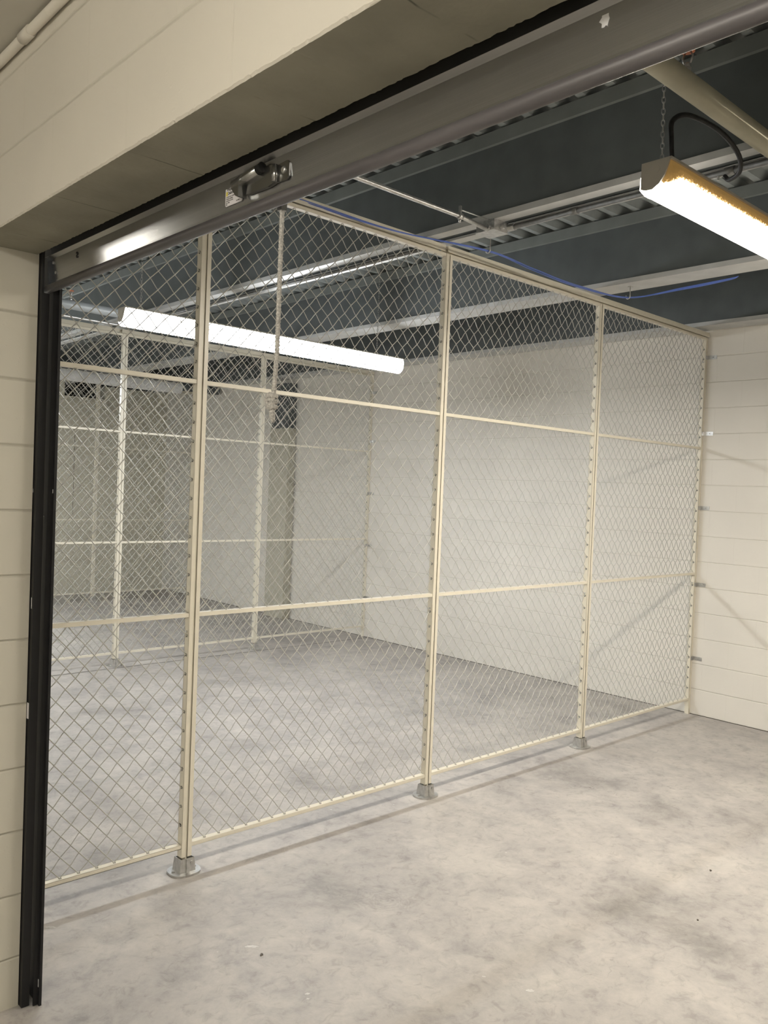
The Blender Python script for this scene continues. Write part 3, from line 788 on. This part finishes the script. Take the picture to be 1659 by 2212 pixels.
# guide on the left jamb
t = thing('door_guide', 'black steel door guide track on the left jamb', 'door guide', (-5.36, YJ, 0))
b = BM(); box(b, .026, .034, -.046, .09, 0, 2.60); obj('back_angle', b, M_BLACK, t)
b = BM(); prism(b, [(-.020, .09), (-.020, -.022), (.004, -.022), (.004, -.016), (-.013, -.016), (-.013, .09)], 0, 2.262, 'Z'); box(b, -.020, -.013, -.021, .09, 2.262, 2.44); obj('front_angle', b, M_BLACK, t)
b = BM(); box(b, .012, .026, -.034, -.028, 0, 2.5); obj('wear_strip', b, M_BLACK, t)
b = BM(); box(b, -.0212, -.0201, -.0125, .0005, .925, .975); obj('tape_patch', b, M_STICK, t)
for q in ((-.0208, -.0201, -.013, -.009, 1.275, 1.310), (-.0208, -.0201, .001, .004, 1.640, 1.652), (.0250, .0261, -.040, -.037, 1.640, 1.652), (.0245, .0255, -.040, -.036, .06, .085)):
    b = BM(); box(b, *q); obj('paint_nick', b, M_SCUFF, t)

# pull rope
b = BM()
zs = [2.30-.02*i for i in range(22)]
rx, ry = -5.338, -1.735
pts = []; rad = []
for i in range(150):
    t_ = i/149; z = 2.292-.415*t_
    lean = .0 if t_ < .78 else -(t_-.78)*.035
    pts.append((rx+.0006*math.sin(z*900), ry-lean*-1*-1+.0, z)); rad.append(.0050+.0006*math.sin(z*1500))
tube(b, pts, rad, 12)
kc = Vector((rx, ry+.010, 1.868))
t = thing('pull_rope', 'braided grey pull rope with a knot, hanging from the door bottom bar', 'rope', (0, 0, 0))
obj('rope_strand', b, M_ROPE, t)
b = BM()
for k in range(4):
    a0 = k*.8; tiltk = .5*math.sin(k*2.1)
    loop = [kc+Vector((.0075*math.cos(a), .0085*math.sin(a), .0075*(k-1.5)+tiltk*.010*math.cos(a+a0))) for a in [2*PI*i/18 for i in range(19)]]
    tube(b, loop, .0046, 9)
loop = [kc+Vector((-.004*math.cos(a)-.006, .007*math.cos(a), .015*math.sin(a))) for a in [2*PI*i/18 for i in range(19)]]
tube(b, loop, .0045, 9)
tube(b, [kc+Vector((0, .002, -.015)), kc+Vector((0, -.002, -.034)), kc+Vector((.001, -.003, -.044))], [.006, .0062, .0035], 10)
obj('knot', b, M_ROPE, t)
b = BM(); box(b, rx-.0075, rx+.0065, ry-.008, ry+.008, 2.262, 2.292); obj('rope_clamp', b, M_BAR, t)

# pale paint spots on the slab, and loose chips lying on it
def blob(bm, x, y, rx, ry, a0, z, h, n=16):
    pts = []
    for i in range(n):
        a = 2*PI*i/n; k = random.uniform(.55, 1.1); u, v = rx*k*math.cos(a), ry*k*math.sin(a)
        pts.append((x+u*math.cos(a0)-v*math.sin(a0), y+u*math.sin(a0)+v*math.cos(a0)))
    prism(bm, pts, z, z+h, 'Z')
for x, y, rx, ry, a in SPOTS:
    b = BM(); blob(b, x, y, rx, ry, a, .0002, .0004); obj('paint_spot', b, M_SPOT, FLOOR)
for x, y, r_, lab in CHIPS:
    b = BM(); blob(b, x, y, r_, r_*.6, .6, 0, r_*.4, 8); tag(obj('debris_chip', b, M_CHIP), lab, 'debris')

# thin dark line where the back wall meets the floor, and the second fence's bottom rail shadow painted on the slab
b = BM(); box(b, -.005, 0, YE, YL, 0, .0035); struct('trim_2', b, plain('floor_line', (.07, .062, .05), .9))
b = BM(); box(b, -5.38, -.006, F2-.095, F2-.083, .0, .0006); struct('rail_shadow_strip', b, plain('rail_shadow', (.12, .115, .105), .8))

# ---------------------------------------------------------------- world, camera, view
w = bpy.data.worlds.new('world'); S.world = w; w.use_nodes = True
w.node_tree.nodes['Background'].inputs[0].default_value = (.0, .0, .0, 1)
w.node_tree.nodes['Background'].inputs[1].default_value = 0

def Rm(rx, ry, rz):
    B = Matrix(((0, 0, -1), (-1, 0, 0), (0, 1, 0)))
    return Matrix.Rotation(rz, 3, 'Z') @ Matrix.Rotation(ry, 3, 'Y') @ Matrix.Rotation(rx, 3, 'X') @ B
cam = bpy.data.cameras.new('camera'); co = bpy.data.objects.new('camera', cam); COL.objects.link(co)
co.matrix_world = Matrix.Translation((-6.3516, -3.1767, 1.6928)) @ Rm(-.0398, .0268, .8236).to_4x4()
cam.sensor_fit = 'HORIZONTAL'; cam.sensor_width = 36; cam.lens = 1800.865/1659*36
cam.clip_start = .02; cam.clip_end = 60
S.camera = co
S.view_settings.view_transform = 'Standard'; S.view_settings.look = 'None'; S.view_settings.gamma = 1
S.view_settings.use_curve_mapping = False
S.view_settings.exposure = 0.17
S.cycles.max_bounces = 8; S.cycles.diffuse_bounces = 5
S.cycles.sample_clamp_indirect = 8
